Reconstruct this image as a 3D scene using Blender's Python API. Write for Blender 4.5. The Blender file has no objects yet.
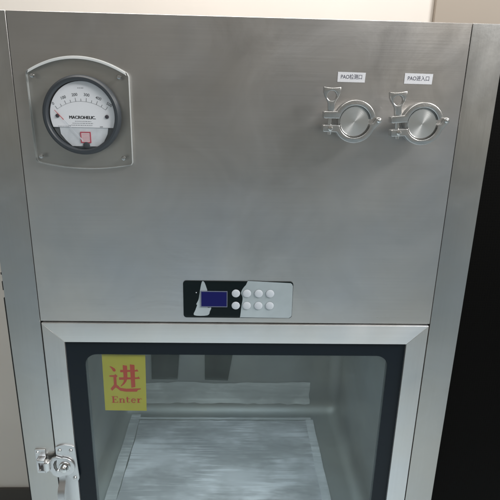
import bpy, bmesh, math, random
from mathutils import Vector, Matrix, noise

random.seed(4)
ZF = 1.28                      # floor is z = 0; drawing heights below are measured from 1.28 m
sc = bpy.context.scene
COL = sc.collection
WORLDLOC = {}

# ------------------------------------------------------------------ materials
def new_mat(name):
    m = bpy.data.materials.new(name); m.use_nodes = True
    nt = m.node_tree
    return m, nt, nt.nodes['Principled BSDF'], nt.nodes['Material Output']

def plain(name, col, rough=.5, metal=0., spec=.5, bump=0., bscale=200., var=0., vscale=12., coat=0.):
    m, nt, p, out = new_mat(name)
    p.inputs['Base Color'].default_value = (*col, 1)
    p.inputs['Roughness'].default_value = rough
    p.inputs['Metallic'].default_value = metal
    p.inputs['Specular IOR Level'].default_value = spec
    p.inputs['Coat Weight'].default_value = coat
    tc = nt.nodes.new('ShaderNodeTexCoord')
    if bump:
        n = nt.nodes.new('ShaderNodeTexNoise'); n.inputs['Scale'].default_value = bscale
        n.inputs['Detail'].default_value = 4
        b = nt.nodes.new('ShaderNodeBump'); b.inputs['Strength'].default_value = bump
        b.inputs['Distance'].default_value = .002
        nt.links.new(tc.outputs['Object'], n.inputs['Vector'])
        nt.links.new(n.outputs['Fac'], b.inputs['Height']); nt.links.new(b.outputs['Normal'], p.inputs['Normal'])
    if var:
        n = nt.nodes.new('ShaderNodeTexNoise'); n.inputs['Scale'].default_value = vscale
        n.inputs['Detail'].default_value = 5
        mp = nt.nodes.new('ShaderNodeMapRange')
        mp.inputs[1].default_value = .3; mp.inputs[2].default_value = .7
        mp.inputs[3].default_value = 1 - var; mp.inputs[4].default_value = 1 + var
        mx = nt.nodes.new('ShaderNodeVectorMath'); mx.operation = 'SCALE'
        mx.inputs[0].default_value = col
        nt.links.new(tc.outputs['Object'], n.inputs['Vector'])
        nt.links.new(n.outputs['Fac'], mp.inputs[0]); nt.links.new(mp.outputs[0], mx.inputs['Scale'])
        nt.links.new(mx.outputs[0], p.inputs['Base Color'])
    return m

def steel(name, base=.58, rough=.38, brush='x', aniso=.6, tint=(1, 1, 1), fine=.10, smudge=.10, patches=None, spread='x', metal=1.):
    """brushed stainless steel: grain stretched along the brushing, faint smears and handling marks"""
    m, nt, p, out = new_mat(name)
    N, L = nt.nodes, nt.links
    p.inputs['Metallic'].default_value = metal
    p.inputs['Anisotropic'].default_value = aniso
    cv = N.new('ShaderNodeCombineXYZ')
    cv.inputs[0].default_value = 1. if spread == 'x' else 0.
    cv.inputs[2].default_value = 0. if spread == 'x' else 1.
    L.new(cv.outputs[0], p.inputs['Tangent'])
    tc = N.new('ShaderNodeTexCoord')
    mp = N.new('ShaderNodeMapping')
    mp.inputs['Scale'].default_value = (6, 700, 900) if brush == 'x' else (900, 700, 6)
    g = N.new('ShaderNodeTexNoise'); g.inputs['Scale'].default_value = 1.; g.inputs['Detail'].default_value = 3
    L.new(tc.outputs['Object'], mp.inputs[0]); L.new(mp.outputs[0], g.inputs['Vector'])
    s = N.new('ShaderNodeTexNoise'); s.inputs['Scale'].default_value = 7.; s.inputs['Detail'].default_value = 6
    s.inputs['Roughness'].default_value = .6; s.inputs['Distortion'].default_value = .8
    L.new(tc.outputs['Object'], s.inputs['Vector'])
    w = N.new('ShaderNodeTexNoise'); w.inputs['Scale'].default_value = 1.; w.inputs['Detail'].default_value = 4
    mp2 = N.new('ShaderNodeMapping')
    mp2.inputs['Scale'].default_value = (2.0, 5, 11) if brush == 'x' else (11, 5, 2.0)
    L.new(tc.outputs['Object'], mp2.inputs[0]); L.new(mp2.outputs[0], w.inputs['Vector'])

    def rng(src, lo, hi, a=.3, b=.7):
        r = N.new('ShaderNodeMapRange')
        r.inputs[1].default_value = a; r.inputs[2].default_value = b
        r.inputs[3].default_value = lo; r.inputs[4].default_value = hi
        L.new(src, r.inputs[0]); return r.outputs[0]

    def mth(op, a, b):
        n = N.new('ShaderNodeMath'); n.operation = op
        for i, v in enumerate((a, b)):
            if isinstance(v, (int, float)): n.inputs[i].default_value = v
            else: L.new(v, n.inputs[i])
        return n.outputs[0]
    val = mth('MULTIPLY', rng(g.outputs['Fac'], 1 - fine, 1 + fine), rng(s.outputs['Fac'], 1 - smudge, 1 + smudge))
    val = mth('MULTIPLY', val, rng(w.outputs['Fac'], 1 - smudge * .8, 1 + smudge * .8))
    if patches:                                   # polishing-paste marks left round the ports
        acc = None
        for (px, pz, rad, amt) in patches:
            sub = N.new('ShaderNodeVectorMath'); sub.operation = 'SUBTRACT'
            sub.inputs[1].default_value = (px, 0, pz)
            flat = N.new('ShaderNodeVectorMath'); flat.operation = 'MULTIPLY'
            flat.inputs[1].default_value = (1, 0, 1)
            L.new(tc.outputs['Object'], sub.inputs[0]); L.new(sub.outputs[0], flat.inputs[0])
            ln = N.new('ShaderNodeVectorMath'); ln.operation = 'LENGTH'; L.new(flat.outputs[0], ln.inputs[0])
            d = mth('ADD', ln.outputs['Value'], rng(s.outputs['Fac'], -.6 * rad, .6 * rad))
            f = rng(d, amt, 0., rad * .45, rad)
            acc = f if acc is None else mth('ADD', acc, f)
        val = mth('ADD', val, acc)
    sc_ = N.new('ShaderNodeVectorMath'); sc_.operation = 'SCALE'
    dn = N.new('ShaderNodeTexNoise'); dn.inputs['Scale'].default_value = 4.5; dn.inputs['Detail'].default_value = 4
    L.new(tc.outputs['Object'], dn.inputs['Vector'])
    dm = N.new('ShaderNodeMix'); dm.data_type = 'RGBA'
    dm.inputs['A'].default_value = (base * tint[0] * 1.03, base * tint[1], base * tint[2] * .95, 1)
    dm.inputs['B'].default_value = (base * tint[0] * .97, base * tint[1], base * tint[2] * 1.04, 1)
    L.new(rng(dn.outputs['Fac'], 0., 1.), dm.inputs['Factor'])
    L.new(dm.outputs['Result'], sc_.inputs[0])
    L.new(val, sc_.inputs['Scale']); L.new(sc_.outputs[0], p.inputs['Base Color'])
    ro = mth('ADD', rng(s.outputs['Fac'], rough - .05, rough + .05), rng(g.outputs['Fac'], -.012, .012))
    L.new(ro, p.inputs['Roughness'])
    b = N.new('ShaderNodeBump'); b.inputs['Strength'].default_value = .008; b.inputs['Distance'].default_value = .0006
    L.new(g.outputs['Fac'], b.inputs['Height'])
    b2 = N.new('ShaderNodeBump'); b2.inputs['Strength'].default_value = .035; b2.inputs['Distance'].default_value = .02
    L.new(s.outputs['Fac'], b2.inputs['Height']); L.new(b.outputs['Normal'], b2.inputs['Normal'])
    L.new(b2.outputs['Normal'], p.inputs['Normal'])
    return m

def radial_steel(name):
    m, nt, p, out = new_mat(name)
    N, L = nt.nodes, nt.links
    p.inputs['Metallic'].default_value = 1
    p.inputs['Base Color'].default_value = (.95, .95, .945, 1)
    p.inputs['Roughness'].default_value = .30
    p.inputs['Anisotropic'].default_value = .75; p.inputs['Anisotropic Rotation'].default_value = .25
    t = N.new('ShaderNodeTangent'); t.direction_type = 'RADIAL'; t.axis = 'Y'
    L.new(t.outputs[0], p.inputs['Tangent'])
    tc = N.new('ShaderNodeTexCoord')
    ln = N.new('ShaderNodeVectorMath'); ln.operation = 'LENGTH'; L.new(tc.outputs['Object'], ln.inputs[0])
    n = N.new('ShaderNodeTexNoise'); n.noise_dimensions = '1D'; n.inputs['Scale'].default_value = 900
    L.new(ln.outputs['Value'], n.inputs['W'])
    b = N.new('ShaderNodeBump'); b.inputs['Strength'].default_value = .12; b.inputs['Distance'].default_value = .0006
    L.new(n.outputs['Fac'], b.inputs['Height']); L.new(b.outputs['Normal'], p.inputs['Normal'])
    return m

def thin_clear(name, tint, refl=.06, rough=.02, haze=0., haze_col=(.8, .85, .88), hvar=.12):
    """thin sheet: see-through with Fresnel reflections, optional milky share"""
    m, nt, p, out = new_mat(name)
    N, L = nt.nodes, nt.links
    tr = N.new('ShaderNodeBsdfTransparent'); tr.inputs[0].default_value = (*tint, 1)
    gl = N.new('ShaderNodeBsdfGlossy'); gl.inputs['Roughness'].default_value = rough
    lw = N.new('ShaderNodeLayerWeight'); lw.inputs[0].default_value = .25
    mr = N.new('ShaderNodeMapRange'); mr.inputs[3].default_value = refl; mr.inputs[4].default_value = .8
    L.new(lw.outputs['Facing'], mr.inputs[0])
    pw = N.new('ShaderNodeMath'); pw.operation = 'POWER'; pw.inputs[1].default_value = 3
    L.new(lw.outputs['Facing'], pw.inputs[0]); L.new(pw.outputs[0], mr.inputs[0])
    mx = N.new('ShaderNodeMixShader'); L.new(mr.outputs[0], mx.inputs[0])
    L.new(gl.outputs[0], mx.inputs[2])
    if haze:
        df = N.new('ShaderNodeBsdfDiffuse'); df.inputs[0].default_value = (*haze_col, 1)
        m2 = N.new('ShaderNodeMixShader')
        n = N.new('ShaderNodeTexNoise'); n.inputs['Scale'].default_value = 14; n.inputs['Detail'].default_value = 6
        tc = N.new('ShaderNodeTexCoord'); L.new(tc.outputs['Object'], n.inputs['Vector'])
        r = N.new('ShaderNodeMapRange'); r.inputs[1].default_value = .3; r.inputs[2].default_value = .7
        r.inputs[3].default_value = max(0, haze - hvar); r.inputs[4].default_value = min(1, haze + hvar)
        L.new(n.outputs['Fac'], r.inputs[0]); L.new(r.outputs[0], m2.inputs[0])
        L.new(tr.outputs[0], m2.inputs[1]); L.new(df.outputs[0], m2.inputs[2])
        L.new(m2.outputs[0], mx.inputs[1])
    else:
        L.new(tr.outputs[0], mx.inputs[1])
    L.new(mx.outputs[0], out.inputs['Surface'])
    return m

def film_mat(name, col, streak, a0, a1, ang):
    """crumpled protective plastic film: evenly milky, with fine soft creases running two ways"""
    m, nt, p, out = new_mat(name)
    N, L = nt.nodes, nt.links
    tc = N.new('ShaderNodeTexCoord')

    def nz(scale, rot, det=3):
        mp = N.new('ShaderNodeMapping'); mp.inputs['Scale'].default_value = scale; mp.inputs['Rotation'].default_value = (0, 0, rot)
        n = N.new('ShaderNodeTexNoise'); n.inputs['Scale'].default_value = 1; n.inputs['Detail'].default_value = det
        L.new(tc.outputs['Object'], mp.inputs[0]); L.new(mp.outputs[0], n.inputs['Vector']); return n.outputs['Fac']

    def mth(op, a, b=0.):
        q = N.new('ShaderNodeMath'); q.operation = op
        for k, v in enumerate((a, b)):
            if isinstance(v, (int, float)): q.inputs[k].default_value = v
            else: L.new(v, q.inputs[k])
        return q.outputs[0]

    def rng(src, a, b, lo_, hi_):
        r = N.new('ShaderNodeMapRange'); r.interpolation_type = 'SMOOTHSTEP'
        for k, v in zip((1, 2, 3, 4), (a, b, lo_, hi_)): r.inputs[k].default_value = v
        L.new(src, r.inputs[0]); return r.outputs[0]

    def crease(scale, rot, wd):
        d = mth('ABSOLUTE', mth('SUBTRACT', nz(scale, rot), .5))
        return rng(mth('SUBTRACT', wd, d), 0., wd, 0., 1.)
    c1 = mth('MULTIPLY', crease((2.2, 48, 48), ang, .10), rng(nz((10, 14, 14), .4), .40, .68, .08, 1.))
    c2 = mth('MULTIPLY', crease((2.5, 40, 40), ang + .5, .06), rng(nz((8, 8, 8), 1.3), .46, .68, 0., .8))
    blot = rng(nz((5, 8, 8), ang, 5), .34, .66, 0., 1.)
    cr_ = mth('MAXIMUM', c1, c2)
    f = mth('ADD', mth('MULTIPLY', cr_, streak), mth('MULTIPLY', blot, 1 - streak))
    mx = N.new('ShaderNodeMix'); mx.data_type = 'RGBA'
    mx.inputs['A'].default_value = (*[c * .90 for c in col], 1); mx.inputs['B'].default_value = (*[min(c * 1.12, .97) for c in col], 1)
    L.new(f, mx.inputs['Factor']); L.new(mx.outputs['Result'], p.inputs['Base Color'])
    L.new(rng(f, 0., .9, a0, a1), p.inputs['Alpha'])
    p.inputs['Roughness'].default_value = .33
    p.inputs['Specular IOR Level'].default_value = .6
    b = N.new('ShaderNodeBump'); b.inputs['Strength'].default_value = .22; b.inputs['Distance'].default_value = .0025
    L.new(mth('ADD', cr_, mth('MULTIPLY', blot, .5)), b.inputs['Height']); L.new(b.outputs['Normal'], p.inputs['Normal'])
    return m

M = {}
M['panel'] = steel('brushed steel sheet', .57, .33, 'x', .30, (1, .975, .962), .03, .06,
                   [(.185, .138, .030, .16), (.295, .140, .028, .10), (.195, .062, .035, .10), (.235, .105, .022, .07), (.300, .058, .035, .09), (.318, .165, .018, .10), (.17, -.02, .05, .03)], 'x', .90)
M['post'] = steel('brushed steel upright', .56, .37, 'z', .40, (1, .99, .97), .02, .05)
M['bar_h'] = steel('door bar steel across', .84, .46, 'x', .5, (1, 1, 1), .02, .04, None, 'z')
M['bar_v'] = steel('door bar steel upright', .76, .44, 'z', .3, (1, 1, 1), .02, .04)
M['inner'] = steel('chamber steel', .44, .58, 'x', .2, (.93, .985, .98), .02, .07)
M['cast'] = plain('cast steel satin', (.64, .64, .635), .29, 1, bump=.12, bscale=420, var=.10, vscale=60)
M['polish'] = plain('polished steel', (.72, .72, .72), .16, 1, var=.05, vscale=40)
M['latchsteel'] = plain('satin latch steel', (.70, .70, .71), .30, 1, bump=.05, bscale=300, var=.06, vscale=40)
M['radial'] = radial_steel('turned steel')
M['darkgap'] = plain('dark gap', (.015, .015, .016), .8)
M['bezel'] = plain('grey moulded bezel', (.047, .055, .065), .45, bump=.05, bscale=500)
M['plate_face'] = thin_clear('clear acrylic', (.975, .975, .97), .03, .12, .06, (.6, .62, .6), .02)
M['plate_edge'] = plain('frosted acrylic edge', (.46, .48, .48), .35, spec=.7)
M['plate_top'] = plain('acrylic bevel painted lit', (.80, .81, .81), .25, spec=.8)  # brighter than the other edges: light caught on top, put into the colour
M['white'] = plain('dial white', (.93, .94, .99), .5, var=.02)
M['dialgrey'] = plain('dial recess grey', (.13, .14, .15), .5)
M['dialpale'] = plain('dial recess pale', (.72, .75, .80), .45, var=.10, vscale=70)
M['ink'] = plain('black ink', (.03, .03, .035), .6)
M['inkscale'] = plain('dial scale ink', (.13, .135, .15), .6)
M['inkgrey'] = plain('grey ink', (.38, .39, .42), .6)
M['inkblue'] = plain('label ink', (.06, .06, .10), .6)
M['red'] = plain('red ink', (.55, .05, .09), .5)
M['pink'] = plain('pale pink', (.82, .60, .64), .5)
M['pinkline'] = plain('faint pink print', (.68, .33, .38), .5)
M['rednib'] = plain('red pointer', (.62, .10, .10), .5)
M['darkscrew'] = plain('dark screw', (.05, .045, .06), .4)
M['paper'] = plain('label paper', (.84, .85, .90), .55)
M['lens'] = thin_clear('gauge lens', (.995, .995, .995), .05, .02)
M['glass'] = thin_clear('door glass', (.86, .91, .91), .045, .015, .02, (.75, .88, .86), .015)  # its slight diffuse haze stands in for a veil of room reflections
M['border'] = plain('black window border', (.008, .013, .019), .25, spec=.22)
M['spacer'] = plain('grey window seal', (.10, .12, .13), .5)
M['black_panel'] = plain('black keypad foil', (.006, .011, .012), .16, spec=.22)
M['screen'] = plain('blue display', (.008, .008, .075), .12, spec=.2)
pp = M['screen'].node_tree.nodes['Principled BSDF']
pp.inputs['Emission Color'].default_value = (.02, .025, .22, 1); pp.inputs['Emission Strength'].default_value = .12   # backlit display
M['scrframe'] = plain('display frame', (.16, .18, .26), .35)
M['foil'] = thin_clear('keypad protective foil', (.75, .8, .83), .20, .14, .80, (.60, .68, .72))
M['button'] = plain('translucent white key', (.66, .70, .76), .25, spec=.6)
M['yellow'] = plain('yellow sticker', (.47, .41, .025), .5, var=.06, vscale=25)
M['stickred'] = plain('sticker red print', (.50, .035, .004), .5)
M['film'] = film_mat('crumpled film on the tray', (.71, .745, .81), .42, .42, .90, -.22)
M['filmb'] = film_mat('film on the rear', (.82, .86, .87), .35, .62, .92, .35)
M['filmedge'] = film_mat('film edge', (.78, .82, .87), .4, .45, .75, .9)
M['reflband'] = thin_clear('dark reflection band', (.64, .70, .67), .02, .3, .22, (.03, .045, .04))
M['wall'] = plain('cream wall paint', (.84, .79, .74), .55, bump=.03, bscale=120, var=.03, vscale=3)
M['shadewall'] = plain('shaded cream wall paint', (.43, .375, .32), .6, bump=.03, bscale=120, var=.05, vscale=3)  # same paint as the cream wall, with shade put into the colour
M['skirt'] = plain('dark skirting', (.06, .055, .05), .6)
M['joint'] = plain('panel joint', (.5, .46, .42), .6)
M['blackcab'] = plain('black cabinet paint', (.003, .003, .0027), .6, spec=.06, bump=.1, bscale=400)
nt_ = M['blackcab'].node_tree
vo = nt_.nodes.new('ShaderNodeTexVoronoi'); vo.inputs['Scale'].default_value = 210; vo.inputs['Randomness'].default_value = 0
tc_ = nt_.nodes.new('ShaderNodeTexCoord'); rp_ = nt_.nodes.new('ShaderNodeValToRGB')
rp_.color_ramp.elements[0].position = .30; rp_.color_ramp.elements[0].color = (.0026, .0026, .0024, 1)
rp_.color_ramp.elements[1].position = .42; rp_.color_ramp.elements[1].color = (.0036, .0035, .0033, 1)
nt_.links.new(tc_.outputs['Object'], vo.inputs['Vector']); nt_.links.new(vo.outputs['Distance'], rp_.inputs[0])
nt_.links.new(rp_.outputs[0], nt_.nodes['Principled BSDF'].inputs['Base Color'])     # finely perforated sheet
M['floor'] = plain('grey epoxy floor', (.58, .66, .70), .35, var=.06, vscale=2)

# ------------------------------------------------------------------ builders
def link(name, me, parent=None, mat=None, loc=None):
    """me is drawn in room coordinates (heights relative to ZF); origin moves to its centre"""
    if mat is not None:
        me.materials.clear()
        for x in (mat if isinstance(mat, (list, tuple)) else [mat]): me.materials.append(x)
    vs = [v.co for v in me.vertices]
    c = Vector([(min(v[i] for v in vs) + max(v[i] for v in vs)) / 2 for i in range(3)])
    me.transform(Matrix.Translation(-c))
    o = bpy.data.objects.new(name, me); COL.objects.link(o)
    w = c + Vector((0, 0, ZF))
    WORLDLOC[o.name] = w
    if parent is not None:
        o.parent = parent; o.location = w - WORLDLOC[parent.name]
    else:
        o.location = w
    me.name = name
    return o

def smooth(me, ang=35):
    for p in me.polygons: p.use_smooth = True
    bm = bmesh.new(); bm.from_mesh(me)
    for e in bm.edges:
        if len(e.link_faces) == 2 and e.calc_face_angle(0) > math.radians(ang): e.smooth = False
    bm.to_mesh(me); bm.free()

def bm_mesh(bm, name='m'):
    bmesh.ops.recalc_face_normals(bm, faces=bm.faces)
    me = bpy.data.meshes.new(name); bm.to_mesh(me); bm.free(); return me

def add_box(bm, x0, x1, y0, y1, z0, z1, bev=0., seg=2):
    g = bmesh.ops.create_cube(bm, size=1)
    vs = g['verts']
    for v in vs:
        v.co = Vector(((x0 + x1) / 2 + v.co.x * (x1 - x0), (y0 + y1) / 2 + v.co.y * (y1 - y0), (z0 + z1) / 2 + v.co.z * (z1 - z0)))
    if bev:
        es = {e for v in vs for e in v.link_edges}
        bmesh.ops.bevel(bm, geom=list(es), offset=bev, segments=seg, affect='EDGES', profile=.6)

def box(x0, x1, y0, y1, z0, z1, bev=0., seg=2):
    bm = bmesh.new(); add_box(bm, x0, x1, y0, y1, z0, z1, bev, seg)
    me = bm_mesh(bm); smooth(me); return me

def join(*mes):
    bm = bmesh.new()
    for me in mes: bm.from_mesh(me); bpy.data.meshes.remove(me)
    out = bpy.data.meshes.new('m'); bm.to_mesh(out); bm.free(); return out

def plate(loops, y_front, y_back, bev=0.):
    """flat plate facing the viewer: outline loops of (x, z), later loops are holes"""
    cu = bpy.data.curves.new('c', 'CURVE'); cu.dimensions = '2D'; cu.fill_mode = 'BOTH'
    for pts in loops:
        s = cu.splines.new('POLY'); s.points.add(len(pts) - 1); s.use_cyclic_u = True
        for p, (x, z) in zip(s.points, pts): p.co = (x, z, 0, 1)
    t = (y_back - y_front) / 2
    cu.extrude = max(t - bev, 0)
    if bev:
        cu.bevel_depth = bev; cu.bevel_resolution = 2; cu.offset = -bev
    o = bpy.data.objects.new('c', cu); COL.objects.link(o)
    dg = bpy.context.evaluated_depsgraph_get(); dg.update()
    me = bpy.data.meshes.new_from_object(o.evaluated_get(dg))
    bpy.data.objects.remove(o); bpy.data.curves.remove(cu)
    yc = (y_front + y_back) / 2
    me.transform(Matrix(((1, 0, 0, 0), (0, 0, -1, yc), (0, 1, 0, 0), (0, 0, 0, 1))))
    bm = bmesh.new(); bm.from_mesh(me); me.clear_geometry()
    bmesh.ops.remove_doubles(bm, verts=bm.verts, dist=1e-6)
    if t > 0: bmesh.ops.recalc_face_normals(bm, faces=bm.faces)
    bm.to_mesh(me); bm.free()
    me.materials.clear()
    smooth(me); return me

def circ(cx, cz, r, n=48, a0=0, a1=360):
    full = abs(a1 - a0) >= 360
    k = n if full else n + 1
    return [(cx + r * math.cos(math.radians(a0 + (a1 - a0) * i / n)), cz + r * math.sin(math.radians(a0 + (a1 - a0) * i / n))) for i in range(k)]

def rrect(x0, x1, z0, z1, r, n=8):
    out = []
    for cx, cz, a in ((x1 - r, z1 - r, 0), (x0 + r, z1 - r, 90), (x0 + r, z0 + r, 180), (x1 - r, z0 + r, 270)):
        out += circ(cx, cz, r, n, a, a + 90)
    return out

def lathe(cx, cz, prof, n=64):
    """prof: list of (radius, y) from back to front, turned about the line through (cx, cz) along y"""
    bm = bmesh.new(); rings = []
    for r, y in prof:
        if r < 1e-6: rings.append([bm.verts.new((cx, y, cz))])
        else: rings.append([bm.verts.new((cx + r * math.cos(2 * math.pi * i / n), y, cz + r * math.sin(2 * math.pi * i / n))) for i in range(n)])
    for a, b in zip(rings, rings[1:]):
        for i in range(n):
            j = (i + 1) % n
            if len(a) == 1 and len(b) > 1: bm.faces.new((a[0], b[i], b[j]))
            elif len(b) == 1 and len(a) > 1: bm.faces.new((a[i], a[j], b[0]))
            elif len(a) > 1: bm.faces.new((a[i], a[j], b[j], b[i]))
    me = bm_mesh(bm); smooth(me); return me

def sheet(pts, y):
    bm = bmesh.new(); vs = [bm.verts.new((x, y, z)) for x, z in pts]
    f = bm.faces.new(vs); f.normal_update()
    if f.normal.y > 0: f.normal_flip()
    me = bpy.data.meshes.new('m'); bm.to_mesh(me); bm.free(); return me

def stroke(p, q, w, y, w2=None):
    p, q = Vector(p), Vector(q); d = (q - p).normalized(); n = Vector((-d.y, d.x)); w2 = w if w2 is None else w2
    return sheet([tuple(p + n * w / 2), tuple(p - n * w / 2), tuple(q - n * w2 / 2), tuple(q + n * w2 / 2)], y)

def text(body, cx, cz, h, y, width=None, bold=0., rot=0., align='CENTER'):
    cu = bpy.data.curves.new('t', 'FONT'); cu.body = body; cu.size = h; cu.align_x = align; cu.align_y = 'CENTER'
    cu.offset = bold
    o = bpy.data.objects.new('t', cu); COL.objects.link(o)
    dg = bpy.context.evaluated_depsgraph_get(); dg.update()
    me = bpy.data.meshes.new_from_object(o.evaluated_get(dg))
    bpy.data.objects.remove(o); bpy.data.curves.remove(cu)
    xs = [v.co.x for v in me.vertices]
    if width and xs:
        k = width / (max(xs) - min(xs)); me.transform(Matrix.Diagonal((k, 1, 1, 1)))
    me.transform(Matrix.Rotation(rot, 4, 'Z'))
    me.transform(Matrix(((1, 0, 0, cx), (0, 0, -1, y), (0, 1, 0, cz), (0, 0, 0, 1))))
    me.materials.clear(); return me

def thing(name, loc, label, cat, kind=None):
    o = bpy.data.objects.new(name, None); COL.objects.link(o)
    o.location = loc; o.empty_display_size = .1; WORLDLOC[o.name] = Vector(loc)
    o['label'] = label; o['category'] = cat
    return o

# ------------------------------------------------------------------ the setting
bm = bmesh.new(); add_box(bm, -3, 3, -2.0, .75, -ZF - .05, -ZF)
fl = link('floor', bm_mesh(bm), None, M['floor']); fl['kind'] = 'structure'

wl = link('wall', box(-3, .533, .75, .82, -1.28, 1.4, .002), None, M['wall'])
wl['label'] = 'cream painted wall with dark skirting behind the steel box'; wl['category'] = 'wall'
link('skirting', box(-3, .533, .738, .7495, -1.28, -1.18, .003), wl, M['skirt'])

tw = link('wall', box(.5335, 3, .735, .82, -1.28, 1.4, .003), None, M['shadewall'])
tw['label'] = 'wall section painted darker for shade, rising behind the right corner of the steel box'; tw['category'] = 'wall'

# black cabinet standing at the right
bc = thing('black_cabinet', (.68, .33, 0), 'plain black cabinet standing close to the right side of the steel box', 'cabinet')
link('body', box(.392, .97, .075, .60, -1.22, .33, .004), bc, M['blackcab'])
link('door', box(.396, .966, .055, .0735, -1.20, .322, .003), bc, M['blackcab'])
link('plinth', box(.41, .95, .10, .58, -1.28, -1.2205, .002), bc, M['blackcab'])

# ------------------------------------------------------------------ the pass box
pb = thing('pass_box', (-.02, .30, 0), 'brushed stainless steel pass box with glass door, round dial gauge and two clamped ports', 'pass box')

TOP = .3575
# carcass behind the skins
link('carcass', join(box(-.3600, .3220, .022, .600, .20, .3520, .002), box(-.3600, .3220, .022, .60, -.1345 + .004, .198),
                     box(-.3600, .3220, .48, .60, -1.14, -.135), box(-.36, .322, .036, .478, -1.14, -.72)), pb, M['darkgap'])
for x0, x1 in ((-.4165, -.3613), (.3237, .3768)):
    link('corner_post', box(x0, x1, 0, .60, -1.14, TOP, .0010, 3), pb, M['post'])
link('top_cover', box(-.3602, .3226, .0215, .600, .3525, .3570, .0008), pb, M['panel'])
link('top_panel', box(-.3604, .3228, 0, .020, -.1338, TOP, .0010, 3), pb, M['panel'])
link('lower_panel', box(-.3604, .3228, 0, .020, -1.14, -.742, .0016, 3), pb, M['panel'])
for fx in (-.385, .345):
    for fy in (.05, .55):
        link('foot', box(fx - .02, fx + .02, fy - .02, fy + .02, -1.28, -1.1402, .004), pb, M['bezel'])
link('edge_shade', box(-.4196, -.4167, .002, .05, -1.1, -.092, .0008), pb, M['darkgap'])  # dark strip put in for the shade along the post's side
link('edge_clip', join(box(-.4190, -.4167, .002, .02, -.078, -.062, .0006), box(-.4190, -.4167, .002, .02, -.050, -.046, .0006)), pb, M['darkgap'])

# chamber: a coved steel tub, open to the front
def tub(x0, x1, y0, y1, z0, z1, r):
    bm = bmesh.new(); g = bmesh.ops.create_cube(bm, size=1)
    for v in bm.verts:
        v.co = Vector(((x0 + x1) / 2 + v.co.x * (x1 - x0), (y0 + y1) / 2 + v.co.y * (y1 - y0), (z0 + z1) / 2 + v.co.z * (z1 - z0)))
    front = [f for f in bm.faces if f.calc_center_median().y < y0 + 1e-4]
    bmesh.ops.delete(bm, geom=front, context='FACES_ONLY')
    es = [e for e in bm.edges if len(e.link_faces) == 2]
    bmesh.ops.bevel(bm, geom=es, offset=r, segments=8, affect='EDGES', profile=.5)
    bmesh.ops.recalc_face_normals(bm, faces=bm.faces)
    bmesh.ops.reverse_faces(bm, faces=bm.faces)
    me = bpy.data.meshes.new('m'); bm.to_mesh(me); bm.free(); smooth(me, 50); return me
ch = link('chamber', tub(-.345, .285, .036, .47, -.640, -.142, .035), pb, M['inner'])

def film_sheet(x0, x1, y0, y1, z, amp, seed, nx=110, ny=90):
    bm = bmesh.new(); grid = []
    for j in range(ny + 1):
        row = []
        for i in range(nx + 1):
            u, v = i / nx, j / ny
            x = x0 + (x1 - x0) * u; y = y0 + (y1 - y0) * v
            k = noise.noise(Vector((x * 9 + seed, (y + .25 * x) * 85, seed)))
            k2 = noise.noise(Vector((x * 30, y * 26 + seed, 2.3)))
            h = amp * (1 - abs(k) * 2.2) + amp * .5 * k2
            x += min(.004, .06 * (x1 - x0)) * noise.noise(Vector((y * 14, seed, 0))) if i in (0, nx) else 0
            row.append(bm.verts.new((x, y, z + max(h, -.0015) + .002)))
        grid.append(row)
    for j in range(ny):
        for i in range(nx):
            bm.faces.new((grid[j][i], grid[j][i + 1], grid[j + 1][i + 1], grid[j + 1][i]))
    me = bpy.data.meshes.new('m'); bm.to_mesh(me); bm.free()
    for p in me.polygons: p.use_smooth = True
    return me
link('floor_film', film_sheet(-.284, .200, .05, .408, -.637, .0011, 3.1), ch, M['film'])['label'] = 'crumpled clear plastic film on the chamber floor'
link('film_edge', join(film_sheet(-.312, -.286, .05, .434, -.6365, .0014, 7.7, 12, 90), film_sheet(-.286, .2, .4085, .418, -.634, .001, 1.7, 60, 6), film_sheet(.182, .203, .05, .408, -.6345, .0012, 4.4, 10, 90)), ch, M['filmedge'])
def back_film():
    bm = bmesh.new(); nx, nz = 80, 26; g = []
    for j in range(nz + 1):
        row = []
        for i in range(nx + 1):
            x = -.278 + .478 * i / nx; z = -.618 + .068 * j / nz
            h = .0009 * (1 - 2 * abs(noise.noise(Vector((x * 16 + z * 20, z * 60, 5.5)))))
            if j in (0, nz): z += .006 * noise.noise(Vector((x * 9, j, 1))) + .003 * noise.noise(Vector((x * 40, j, 4)))
            if i in (0, nx): x += .004 * noise.noise(Vector((z * 40, i, 2)))
            row.append(bm.verts.new((x, .4688 - max(h, 0) - max(0, -.604 - z) * .22, z)))
        g.append(row)
    for j in range(nz):
        for i in range(nx): bm.faces.new((g[j][i], g[j][i + 1], g[j + 1][i + 1], g[j + 1][i]))
    me = bpy.data.meshes.new('m'); bm.to_mesh(me); bm.free()
    for p in me.polygons: p.use_smooth = True
    return me
link('rear_film', back_film(), ch, M['filmb'])
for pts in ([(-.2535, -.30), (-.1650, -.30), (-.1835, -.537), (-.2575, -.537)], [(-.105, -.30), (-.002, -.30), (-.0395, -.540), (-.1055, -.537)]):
    link('reflection_band', plate([pts], .462, .4685, .001), ch, M['reflband'])  # dark bands painted in for reflections in the door glass

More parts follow.
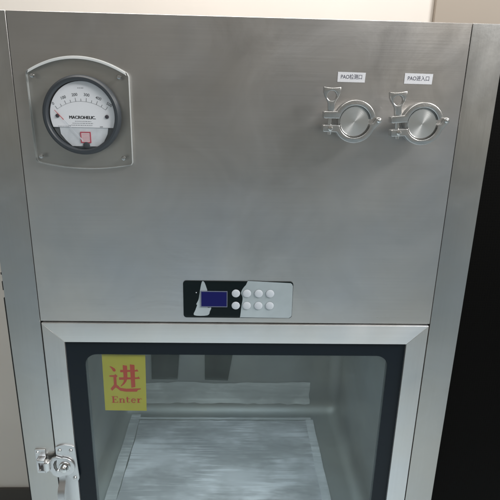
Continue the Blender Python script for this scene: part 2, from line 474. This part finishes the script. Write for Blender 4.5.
# door
D0, D1 = -.0030, .030
door = link('door', join(box(-.3215, .2875, .010, .0295, -.198, -.174), box(-.3215, -.2945, .010, .0295, -.70, -.1985),
                         box(.2615, .2875, .010, .0295, -.70, -.1985), box(-.3215, .2875, .010, .0295, -.73, -.7005)), pb, M['spacer'])
X0, X1, Z0, Z1, W = -.3582, .3206, -.738, -.1366, .0362
def bar(pts):
    me = plate([pts], D0, D1, .0006); return me
e = .0001
link('frame_bar', bar([(X0 + e, Z1), (X1 - e, Z1), (X1 - W, Z1 - W + e), (X0 + W, Z1 - W + e)]), door, M['bar_h'])
link('frame_bar', bar([(X0 + e, Z0), (X0 + W, Z0 + W - e), (X1 - W, Z0 + W - e), (X1 - e, Z0)]), door, M['bar_h'])
link('frame_bar', bar([(X0, Z0 + e), (X0, Z1 - e), (X0 + W - e, Z1 - W), (X0 + W - e, Z0 + W)]), door, M['bar_v'])
link('frame_bar', bar([(X1, Z0 + e), (X1 - W + e, Z0 + W), (X1 - W + e, Z1 - W), (X1, Z1 - e)]), door, M['bar_v'])
GX0, GX1, GZ0, GZ1 = -.3225, .2868, -.702, -.1722
link('window_border', plate([[(GX0, GZ0), (GX1, GZ0), (GX1, GZ1), (GX0, GZ1)], rrect(-.2905, .2560, -.672, -.1990, .022)], .0020, .0032, 0), door, M['border'])
link('glass_pane', sheet([(GX0, GZ0), (GX1, GZ0), (GX1, GZ1), (GX0, GZ1)], .0045), door, M['glass'])

# sticker on the inside of the glass
SX0, SX1, SZ0, SZ1 = -.2615, -.1840, -.3185, -.2015
st = link('sticker', plate([[(SX0, SZ1), (SX1, SZ1 - .0008), (SX1 - .002, SZ0 - .001), (SX0 - .001, SZ0)]], .0065, .0069), door, M['yellow'])
st['label'] = 'yellow sticker with red Chinese character above the word Enter'
def uv(u, v):      # square for the character
    return (-.2505 + .056 * u, -.2765 + .058 * v)
def S(pts, k): return sheet([uv(*p) for p in pts], .0063 - .00001 * k)
cs = [
    [(.36, .75), (.92, .75), (.945, .70), (.36, .665)],                       # upper bar
    [(.86, .735), (.90, .78), (.95, .70)],
    [(.31, .485), (.93, .485), (.99, .435), (.31, .395)],                        # lower bar
    [(.90, .475), (.94, .52), (.99, .435)],
    [(.45, .92), (.59, .90), (.58, .45), (.46, .45)],                         # left upright
    [(.46, .45), (.58, .45), (.54, .34), (.47, .24), (.36, .155), (.34, .17), (.42, .27), (.46, .36)],
    [(.68, .95), (.83, .925), (.82, .14), (.69, .11)],                          # right upright
    [(.02, .88), (.08, .87), (.19, .80), (.22, .73), (.19, .685), (.13, .70), (.09, .79)],     # dot
    [(.00, .55), (.16, .565), (.20, .60), (.265, .53), (.22, .48), (.22, .22), (.13, .22), (.13, .50), (.00, .51)],
    [(.13, .22), (.22, .22), (.30, .15), (.20, .14), (.06, .00), (.01, .07)],    # foot
    [(.20, .21), (.34, .105), (.52, .075), (1.0, .09), (.99, .055), (.90, .03), (.86, -.03), (.50, -.03), (.33, .0), (.17, .14)],
]
cm = [S(p, k) for k, p in enumerate(cs)]
# serif lettering drawn by hand
def ltr(ch_, x, z, h, w):
    T, t = .0023, .0011; out = []; k = [0]
    def R(a, b, c, d): k[0] += 1; out.append(sheet([(x + a * w, z + b * h), (x + c * w, z + b * h), (x + c * w, z + d * h), (x + a * w, z + d * h)], .0062 - .00001 * k[0]))
    def ring(cx, cz, rx, rz, a0, a1):
        n = 14
        for i in range(n):
            a, b = math.radians(a0 + (a1 - a0) * i / n), math.radians(a0 + (a1 - a0) * (i + 1) / n)
            q = []
            for ang, s in ((a, 1), (b, 1), (b, .55), (a, .55)):
                sx = s if abs(math.cos(ang)) > .2 else s + (1 - s) * .3
                q.append((x + (cx + rx * sx * math.cos(ang)) * w, z + (cz + rz * (s if s == 1 else .72) * math.sin(ang)) * h))
            out.append(sheet(q, .0061))
    if ch_ == 'E':
        R(.16, 0, .40, 1); R(0, .93, .92, 1); R(0, 0, .95, .07); R(.36, .47, .68, .54); R(.84, .72, .92, .98); R(.87, .03, .95, .28); R(.62, .36, .68, .65)
    elif ch_ == 'n':
        R(.12, 0, .34, .66); R(.02, .60, .34, .66); R(.02, 0, .46, .06); R(.66, 0, .88, .50); R(.56, 0, .98, .06)
        ring(.56, .42, .32, .26, 0, 180)
    elif ch_ == 't':
        R(.24, .08, .52, .92); R(.05, .60, .92, .67); ring(.62, .16, .34, .18, 180, 350)
    elif ch_ == 'e':
        ring(.5, .33, .46, .36, 0, 325); R(.15, .32, .93, .39)
    elif ch_ == 'r':
        R(.14, 0, .42, .66); R(.02, .60, .42, .66); R(.02, 0, .60, .06); ring(.68, .46, .28, .22, 20, 180)
    return out
lx = -.2495
for c_, w_ in (('E', .0125), ('n', .0115), ('t', .0085), ('e', .0098), ('r', .0105)):
    cm += ltr(c_, lx, -.3020, .0138, w_); lx += w_ + .0010
pr = link('printing', join(*cm), door, M['stickred']); pr['label'] = 'red printing on the yellow sticker'

# keeper and latch
kp = link('latch_keeper', plate([rrect(-.3975, -.3780, -.4520, -.3985, .0015)], -.0035, -.0001, .0008), pb, M['latchsteel'])
link('roller_bracket', join(box(-.3890, -.3765, -.017, -.0034, -.4180, -.4125, .001), box(-.3890, -.3765, -.017, -.0034, -.4400, -.4350, .001),
                             box(-.3915, -.3880, -.015, -.0034, -.4400, -.4125, .001)), kp, M['latchsteel'])
def zrod(cx, cy, z0, z1, r, n=24):
    bm = bmesh.new()
    bmesh.ops.create_cone(bm, cap_ends=True, segments=n, radius1=r, radius2=r, depth=z1 - z0, matrix=Matrix.Translation((cx, cy, (z0 + z1) / 2)))
    bmesh.ops.bevel(bm, geom=[e_ for e_ in bm.edges if abs(e_.verts[0].co.z - e_.verts[1].co.z) < 1e-6], offset=r * .2, segments=2, affect='EDGES')
    me = bm_mesh(bm); smooth(me); return me
link('roller', zrod(-.3735, -.0125, -.4362, -.4165, .0068), kp, M['polish'])
def screw(x, z, y, r, parent, mat, h=.002):
    me = lathe(x, z, [(r, y), (r, y - h * .5), (r * .8, y - h * .9), (r * .45, y - h), (r * .42, y - h * .55), (0, y - h * .5)], 24)
    return link('screw', me, parent, mat)
screw(-.3925, -.4045, -.0034, .0030, kp, M['polish']); screw(-.3925, -.4455, -.0034, .0030, kp, M['polish'])

ly = D0
lp = [(-.3565, -.3960), (-.3565, -.3920), (-.3490, -.3885), (-.3400, -.3868), (-.3265, -.3895), (-.3230, -.3915), (-.3225, -.3960), (-.3195, -.4600)] \
    + circ(-.3262, -.4625, .0066, 10, 0, -150) + [(-.3345, -.4575), (-.3565, -.4450)]
lt = link('door_latch', plate([lp], ly - .0028, ly - .0001, .0008), pb, M['latchsteel'])
cam = circ(-.3440, -.4330, .0205, 40, -60, 100) + [(-.3560, -.4095), (-.3640, -.4120), (-.3715, -.4200), (-.3752, -.4300), (-.3735, -.4400), (-.3690, -.4440), (-.3660, -.4520), (-.3560, -.4570)] 
slot = [(-.3600, -.4200), (-.3560, -.4175), (-.3575, -.4260), (-.3572, -.4350), (-.3540, -.4420), (-.3580, -.4440), (-.3625, -.4350), (-.3630, -.4270)]
link('cam_plate', plate([cam, slot], ly - .0068, ly - .0036, .0009), lt, M['latchsteel'])
link('pivot_washer', lathe(-.3415, -.4320, [(.0110, ly - .0066), (.0110, ly - .0088), (.0102, ly - .0095), (.0075, ly - .0095), (.0070, ly - .0082), (0, ly - .0082)]), lt, M['polish'])
link('pivot_knob', lathe(-.3415, -.4320, [(.0068, ly - .0080), (.0068, ly - .0150), (.0058, ly - .0172), (.0035, ly - .0183), (0, ly - .0185)]), lt, M['polish'])
lev = bmesh.new()
prof = [(-.4495, -.0060), (-.4600, -.0062), (-.4685, -.0090), (-.4760, -.0165), (-.4850, -.0205), (-.5050, -.0215), (-.5350, -.0230), (-.5600, -.0240)]
rows = []
for z, y in prof:
    wv = .0062 if z > -.47 else .0066
    xc = -.3490 + (z + .4495) * .012
    rows.append([lev.verts.new((xc + a * wv, ly + y + b, z)) for a, b in ((-1, 0), (1, 0), (1, .0026), (-1, .0026))])
for a, b in zip(rows, rows[1:]):
    for i in range(4): lev.faces.new((a[i], a[(i + 1) % 4], b[(i + 1) % 4], b[i]))
lev.faces.new(rows[0]); lev.faces.new(rows[-1])
bmesh.ops.recalc_face_normals(lev, faces=lev.faces)
bmesh.ops.bevel(lev, geom=[e_ for e_ in lev.edges if e_.calc_face_angle(0) > 1.2], offset=.0008, segments=2, affect='EDGES')
lm = bm_mesh(lev); smooth(lm)
link('lever', lm, lt, M['latchsteel'])
link('lever_slot', plate([rrect(-.3527, -.3483, -.520, -.500, .002)], ly - .0226, ly - .0216), lt, M['darkgap'])
for sx, sz in ((-.3290, -.3985), (-.3262, -.4610), (-.3500, -.3985)):
    screw(sx, sz, ly - .0026, .0036, lt, M['polish'], .0028)
link('stop_pin', lathe(-.3545, -.4405, [(.0034, ly - .0030), (.0034, ly - .0085), (.0024, ly - .0098), (0, ly - .0100)], 24), lt, M['polish'])

# gauge plate and gauge
def arch(xa, za, xb, zb, zm, n=24):
    out = []
    for i in range(n + 1):
        t = i / n
        out.append((xa + (xb - xa) * t, za + (zb - za) * t + (zm - (za + zb) / 2) * (1 - (2 * t - 1) ** 2)))
    return out
gp = [(-.3389, .2712)] + arch(-.3390, .2750, -.1865, .2742, .2980, 60)[1:-1] + [(-.18655, .2704), (-.1868, .1430)] + arch(-.1868, .1396, -.3370, .1414, .1316, 60)[1:-1] + [(-.33705, .1450)]
gme = plate([gp], -.0085, -.0004, .0018)
gplate = link('gauge_plate', gme, pb, [M['plate_face'], M['plate_edge']])
gplate['label'] = 'clear arched plate with four screws behind the dial gauge'
for p in gme.polygons:
    if abs(p.normal.y) < .95: p.material_index = 1
for sx, sz in ((-.3285, .2690), (-.2010, .2695), (-.3268, .1507), (-.2003, .1497)):
    screw(sx, sz, -.0084, .0036, gplate, M['polish'], .003)

ta = arch(-.3386, .2744, -.1869, .2736, .2974, 60)[2:-2]; tb = arch(-.3380, .2708, -.1875, .2700, .2934, 60)[1:-1]
link('top_bevel', plate([ta + tb[::-1]], -.0096, -.0086, .0004), gplate, M['plate_top'])

gx, gz = -.2573, .2135
gauge = link('pressure_gauge', lathe(gx, gz, [(.0555, -.0086), (.0578, -.0120), (.0580, -.0180), (.0568, -.0222), (.0545, -.0242), (.0515, -.0243), (.0500, -.0232), (.0496, -.0222), (.0492, -.0105)], 96), pb, M['bezel'])
gauge['label'] = 'round dial gauge with dark grey rim'
dx, dz = -.2590, .2125
link('dial_recess', plate([circ(gx, gz, .0492, 72)], -.0100, -.0094), gauge, M['dialgrey'])
seg = [(gx + .0489 * math.cos(math.radians(a)), gz + .0489 * math.sin(math.radians(a))) for a in range(-21, 202, 3)]
link('dial_face', plate([seg], -.0120, -.0104), gauge, M['white'])
low = [(-.0350, -.0168), (.0375, -.0168), (.0360, -.0260), (.0300, -.0375), (.0200, -.0445), (-.0180, -.0445), (-.0270, -.0360), (-.0340, -.0265)]
link('lower_face', plate([[(dx + a, dz + b) for a, b in low]], -.0112, -.0104), gauge, M['dialpale'])
pc = (dx, dz - .0385)
def pol(r, a): return (pc[0] + r * math.sin(math.radians(a)), pc[1] + r * math.cos(math.radians(a)))
yI = -.01215
marks = []
for i in range(51):
    a = -36.5 + 73 * i / 50
    if i % 5: 
        continue
    ln_ = .0052 if i % 10 == 0 else .0036
    marks.append(stroke(pol(.0600, a), pol(.0600 + ln_, a), .00065, yI))
for i in range(40):
    a, b = -36.5 + 73 * i / 40, -36.5 + 73 * (i + 1) / 40
    marks.append(stroke(pol(.0598, a), pol(.0598, b), .0003, yI - .00002))
nums = [text(s, *pol(.0695, -36.5 + 14.6 * i), .0058, yI, bold=.00008, rot=-math.radians(-36.5 + 14.6 * i) * .9) for i, s in enumerate(('0', '100', '200', '300', '400', '500'))]
link('scale', join(*marks, *nums), gauge, M['inkscale'])
link('maker_name', join(*[text('MACROHELIC.', dx + .0003 + .00022 * k, dz - .0022 + .0002 * (k % 2), .0062, yI - .00002 * k, width=.0390) for k in range(-1, 3)]), gauge, M['ink'])
dash = []
for (zz, a, b) in ((-.0076, -.011, .013), (-.0105, -.015, .016), (-.0134, -.017, .015)):
    x = a
    while x < b:
        l = random.uniform(.0012, .0034)
        dash.append(stroke((dx + x, dz + zz), (dx + min(x + l, b), dz + zz), .0010, yI)); x += l + .0008
for x in (-.004, -.0015, .001, .003): dash.append(stroke((dx + x, dz + .0402), (dx + x + .0018, dz + .0402), .0011, yI))
x = -.037
while x < -.020:
    dash.append(stroke((dx + x, dz - .0152), (dx + x + .0016, dz - .0152), .0008, yI)); x += .0024
dash.append(stroke((dx + .0255, dz - .0152), (dx + .030, dz - .0150), .0014, yI)); dash.append(stroke((dx - .0215, dz - .0142), (dx - .0180, dz - .0142), .0014, yI))
link('fine_print', join(*dash), gauge, M['inkgrey'])
sq = (dx + .0030, dz - .0312)
link('red_square', plate([rrect(sq[0] - .0078, sq[0] + .0078, sq[1] - .0082, sq[1] + .0082, .0006), rrect(sq[0] - .0066, sq[0] + .0066, sq[1] - .0070, sq[1] + .0070, .0004)], -.0122, -.0113), gauge, M['red'])
link('pink_field', plate([rrect(sq[0] - .0065, sq[0] + .0065, sq[1] - .0069, sq[1] + .0069, .0004)], -.0118, -.0113), gauge, M['pink'])
link('pink_lines', join(*[stroke((sq[0] - .0052, sq[1] + k * .0022), (sq[0] + .005, sq[1] + k * .0022), .0005, -.01185) for k in range(-2, 3)]), gauge, M['pinkline'])
link('adjuster', join(lathe(dx + .0035, dz - .0430, [(.0050, -.0112), (.0050, -.0128), (.0036, -.0136), (0, -.0137)], 24),
                      box(dx - .0085, dx + .012, -.0122, -.0112, dz - .0478, dz - .0446, .0004)), gauge, M['bezel'])
tip = (dx - .0400, dz + .0082); mid = (dx - .0275, dz - .0055)
link('needle', stroke(tip, mid, .0007, -.0136, .0012), gauge, M['rednib'])
link('needle_arm', stroke(mid, (dx - .0005, dz - .0365), .0009, -.01362, .0016), gauge, M['dialpale'])
for sx, sz in ((dx - .0362, dz + .0000), (dx + .0370, dz - .0003)):
    link('dial_screw', lathe(sx, sz, [(.0029, -.0121), (.0028, -.0134), (.0018, -.0140), (0, -.0141)], 20), gauge, M['darkscrew'])
link('lens', lathe(gx, gz, [(.0489, -.0212), (.0300, -.0222), (0, -.0226)], 64), gauge, M['lens'])
for chd in gauge.children:
    if chd.name != 'lens': chd.location.y -= .0055; chd.location.x += .0018

# clamped ports
cx, cz = .1500, .2140
def P(*pts): return [(cx + a / 1000, cz + b / 1000) for a, b in pts]
def arcmm(r, a0, a1, n=28): return [(r * math.cos(math.radians(a0 + (a1 - a0) * i / n)), r * math.sin(math.radians(a0 + (a1 - a0) * i / n))) for i in range(n + 1)]
YF, YB = -.0410, -.0240
upper = P(*arcmm(31, 17, 153), (-45.5, 14), (-47, 13), (-47, 5), (-45.5, 4), (-25, 4), *arcmm(23.5, 170, 9))
lower = P((-23.6, -5.5), (-45.5, -5.5), (-47, -6.5), (-47, -14.5), (-45.5, -15.5), *arcmm(31, 210.5, 338), (31.5, -8.5), (36.5, -3), *[(35 + 4.8 * math.cos(math.radians(a)), 2 + 4.8 * math.sin(math.radians(a))) for a in range(-40, 170, 15)], (29.0, 2.0), (27.0, -1.5), (23.6, -2.5), *arcmm(23.5, -8, -166.5))
clamp = link('tri_clamp', plate([upper], YF, YB, .0010), pb, M['cast'])
clamp['label'] = 'hinged steel clamp with wing nut'
link('lower_jaw', plate([lower], YF, YB, .0010), clamp, M['cast'])
wing = P((-48.5, 48.3), (-42, 47.4), (-36, 47), (-30, 47.4), (-23.5, 48.3), (-23.8, 41), (-26, 35), (-29.5, 29.5), (-31.2, 25), (-31.4, 14.3), (-40.2, 14.3), (-40.6, 25), (-42.5, 29.5), (-46, 35), (-48.2, 41))
link('wing_nut', plate([wing, P(*[(-36.1 + 7.2 * math.cos(math.radians(a)), 36.0 + 7.2 * math.sin(math.radians(a))) for a in range(0, 360, 10)])], -.0375, -.0275, .0009), clamp, M['cast'])
link('bolt', zrod(cx - .0362, -.0325, cz - .0200, cz + .0142, .0034), clamp, M['polish'])
link('bolt_head', lathe(cx - .0362, cz - .0105, [(.0036, YF + .0004), (.0036, YF - .0018), (.0022, YF - .0030), (0, YF - .0032)], 24), clamp, M['polish'])
link('hinge_pin', lathe(cx + .0350, cz + .0020, [(.0030, YF + .0004), (.0030, YF - .0012), (.0018, YF - .0022), (0, YF - .0024)], 24), clamp, M['polish'])
link('ferrule', lathe(cx, cz, [(.0190, -.0004), (.0190, -.0200), (.0235, -.0245), (.0235, -.0310), (.0212, -.0312)], 64), clamp, M['cast'])
link('end_cap', lathe(cx, cz, [(.0215, -.0305), (.0215, -.0368), (.0208, -.0376), (.0100, -.0377), (0, -.0377)], 96), clamp, M['radial'])
c2 = clamp.copy(); COL.objects.link(c2); c2.parent = pb
# the second clamp sits a little turned about its own bore
ang = math.radians(-5)
ctr = Vector((cx, 0, cz + ZF)); off = WORLDLOC[clamp.name] - ctr
ctr2 = ctr + Vector((.1020, 0, -.0012))
c2.rotation_euler = (0, ang, 0)
c2.location = ctr2 + Matrix.Rotation(ang, 3, 'Y') @ off - WORLDLOC[pb.name]
for chd in list(clamp.children):
    d = chd.copy(); COL.objects.link(d); d.parent = c2

# port labels
for (x0, x1, z0, z1, body) in ((.1272, .1697, .2704, .2848, 'PAO检测口'), (.2298, .2732, .2700, .2853, 'PAO进入口')):
    lb = link('port_label', plate([[(x0, z1), (x1, z1 - .0004), (x1 - .0006, z0 - .0002), (x0, z0)]], -.0005, -.0001), pb, M['paper'])
    lb['label'] = 'small white label reading ' + body
    link('lettering', text(body, (x0 + x1) / 2, (z0 + z1) / 2 , .0078, -.00062, width=(x1 - x0) * .76, bold=.00004), lb, M['inkblue'])

# control panel
def C(px, py): return (-.113 + (px - 183) * .001709, -.0565 - (py - 281) * .00184)
cp = link('control_panel', plate([rrect(-.1130, .0758, -.1242, -.0560, .0055)], -.0014, -.0001, .0003), pb, M['black_panel'])
cp['label'] = 'black keypad strip with blue display and white keys, half under milky foil'
link('display_frame', plate([rrect(-.0832, -.0370, -.1034, -.0738, .0006), rrect(-.0819, -.0383, -.1021, -.0751, .0004)], -.0030, -.0021), cp, M['scrframe'])
link('display', plate([rrect(-.0818, -.0384, -.1020, -.0752, .0004)], -.0027, -.0021), cp, M['screen'])
def soften(pts, k=5):
    out = []; n = len(pts)
    for i in range(n):
        p0, p1, p2, p3 = (Vector(pts[(i + q) % n]) for q in (-1, 0, 1, 2))
        for j in range(k):
            t = j / k
            out.append(tuple(.5 * (2 * p1 + (p2 - p0) * t + (2 * p0 - 5 * p1 + 4 * p2 - p3) * t * t + (3 * p1 - p0 - 3 * p2 + p3) * t ** 3)))
    return out
f1 = [(223, 56), (243, 56), (262, 105), (268, 135), (266, 260), (300, 268), (290, 300), (268, 336), (158, 336), (168, 290), (182, 250), (176, 240), (195, 200), (205, 140)]
link('foil_shred', sheet([C(175 + a / 8.33, 275 + b / 8.33) for a, b in soften(f1, 4)], -.0016), cp, M['foil'])
f2 = [(438, 46), (448, 53), (454, 66), (455, 265), (449, 276), (436, 283)] + soften([(105, 281), (107, 250), (112, 200), (118, 165), (117, 140), (108, 118), (112, 98), (124, 78), (138, 62), (151, 48)], 4)[:-4 * 1]
link('foil_sheet', sheet([C(225 + a / 6.667, 275 + b / 6.667) for a, b in f2], -.0016), cp, M['foil'])
for bx in (-.0226, -.0036, .0166, .0362):
    for bz in (-.0778, -.1004):
        link('key', lathe(bx, bz, [(.0072, -.0024), (.0070, -.0029), (.0058, -.0034), (.0030, -.0037), (0, -.0038)], 32), cp, M['button'])
link('indicator', lathe(-.0905, -.0770, [(.0010, -.0022), (.0008, -.0028), (0, -.0030)], 16), cp, M['button'])

# ------------------------------------------------------------------ light
w = bpy.data.worlds.new('World'); sc.world = w; w.use_nodes = True
nt = w.node_tree; bg = nt.nodes['Background']
tc = nt.nodes.new('ShaderNodeTexCoord'); sp = nt.nodes.new('ShaderNodeSeparateXYZ')
nt.links.new(tc.outputs['Generated'], sp.inputs[0])
mr = nt.nodes.new('ShaderNodeMapRange'); mr.inputs[1].default_value = -1; mr.inputs[2].default_value = 1
nt.links.new(sp.outputs['Z'], mr.inputs[0])
cr = nt.nodes.new('ShaderNodeValToRGB')
els = cr.color_ramp.elements
els[0].position = 0; els[0].color = (.30, .34, .37, 1)
els[1].position = 1; els[1].color = (.30, .27, .23, 1)
for pos, col in ((.155, (.41, .46, .50)), (.30, (.355, .445, .49)), (.42, (.295, .325, .325)), (.50, (.255, .25, .225)), (.58, (.230, .219, .195))):
    e_ = els.new(pos); e_.color = (*col, 1)
nt.links.new(mr.outputs[0], cr.inputs[0])
# an untidy room: uneven light from all sides, and the dark shapes of whoever stands in front of the box
def wm(op, *ab):
    n = nt.nodes.new('ShaderNodeMath'); n.operation = op
    for i, v in enumerate(ab):
        if isinstance(v, (int, float)): n.inputs[i].default_value = v
        else: nt.links.new(v, n.inputs[i])
    return n.outputs[0]
no = nt.nodes.new('ShaderNodeTexNoise'); no.inputs['Scale'].default_value = 3.2; no.inputs['Detail'].default_value = 3
nt.links.new(tc.outputs['Generated'], no.inputs['Vector'])
room = nt.nodes.new('ShaderNodeMapRange')
room.inputs[1].default_value = .32; room.inputs[2].default_value = .68; room.inputs[3].default_value = .70; room.inputs[4].default_value = 1.30
nt.links.new(no.outputs['Fac'], room.inputs[0])
fac = room.outputs[0]
for (bx, bz, wx, wz, depth) in ((-.05, -.30, .10, .09, .55), (-.10, -.135, .16, .035, .45), (.30, .16, .2, .05, .25)):
    q = Vector((bx, -1, bz)).normalized()
    ex = wm('DIVIDE', wm('SUBTRACT', sp.outputs['X'], q.x), wx); ez = wm('DIVIDE', wm('SUBTRACT', sp.outputs['Z'], q.z), wz)
    r2 = wm('ADD', wm('MULTIPLY', ex, ex), wm('MULTIPLY', ez, ez))
    g = wm('MULTIPLY', wm('POWER', 2.718, wm('MULTIPLY', r2, -.5)), wm('LESS_THAN', sp.outputs['Y'], 0.))
    fac = wm('MULTIPLY', fac, wm('SUBTRACT', 1., wm('MULTIPLY', g, depth)))
vm = nt.nodes.new('ShaderNodeVectorMath'); vm.operation = 'SCALE'
nt.links.new(cr.outputs[0], vm.inputs[0]); nt.links.new(fac, vm.inputs['Scale'])
nt.links.new(vm.outputs[0], bg.inputs[0])
bg.inputs[1].default_value = .84

def area(name, loc, target, sx, sy, power, col, spread=180):
    d = bpy.data.lights.new(name, 'AREA'); d.shape = 'RECTANGLE'; d.size = sx; d.size_y = sy; d.energy = power; d.color = col; d.spread = math.radians(spread)
    o = bpy.data.objects.new(name, d); COL.objects.link(o)
    o.location = Vector(loc) + Vector((0, 0, ZF)); o.rotation_euler = (Vector(target) - Vector(loc)).to_track_quat('-Z', 'Y').to_euler()
    return o
area('ceiling_lamp', (1.55, -.85, 1.30), (.0, 0, .0), 1.0, .35, 38, (1, .98, .95))
area('ceiling_lamp', (-.3, -1.4, 1.45), (-.3, -1.395, -1.28), 2.0, 1.0, 16, (.87, .96, 1), 100)
area('chamber_fill', (-.03, .27, -.150), (-.03, .27, -1), .40, .25, .66, (.86, .97, 1))  # unseen fill light, added to brighten the chamber
area('ceiling_lamp', (-.1, .10, 1.45), (-.1, .35, 0), 1.4, .35, 14, (1, .95, .88))

# ------------------------------------------------------------------ camera
cd = bpy.data.cameras.new('Camera'); cam_o = bpy.data.objects.new('Camera', cd); COL.objects.link(cam_o)
R = Matrix(((0.99938949, -0.01299206, -0.03243219), (-0.02706619, 0.29907639, -0.95384524), (0.02209212, 0.95414072, 0.29854215)))
mw = R.to_4x4(); mw.translation = Vector((-.0272, -.800, .2504 + ZF))
# mirror of the axes above: columns are the camera's right, up and back directions in the room
cam_o.matrix_world = mw
cd.sensor_width = 36; cd.lens = 36; cd.clip_start = .02; cd.clip_end = 50
sc.camera = cam_o
sc.view_settings.view_transform = 'Standard'; sc.view_settings.look = 'None'
sc.view_settings.exposure = 0; sc.view_settings.gamma = 1
sc.cycles.max_bounces = 10; sc.cycles.transparent_max_bounces = 12
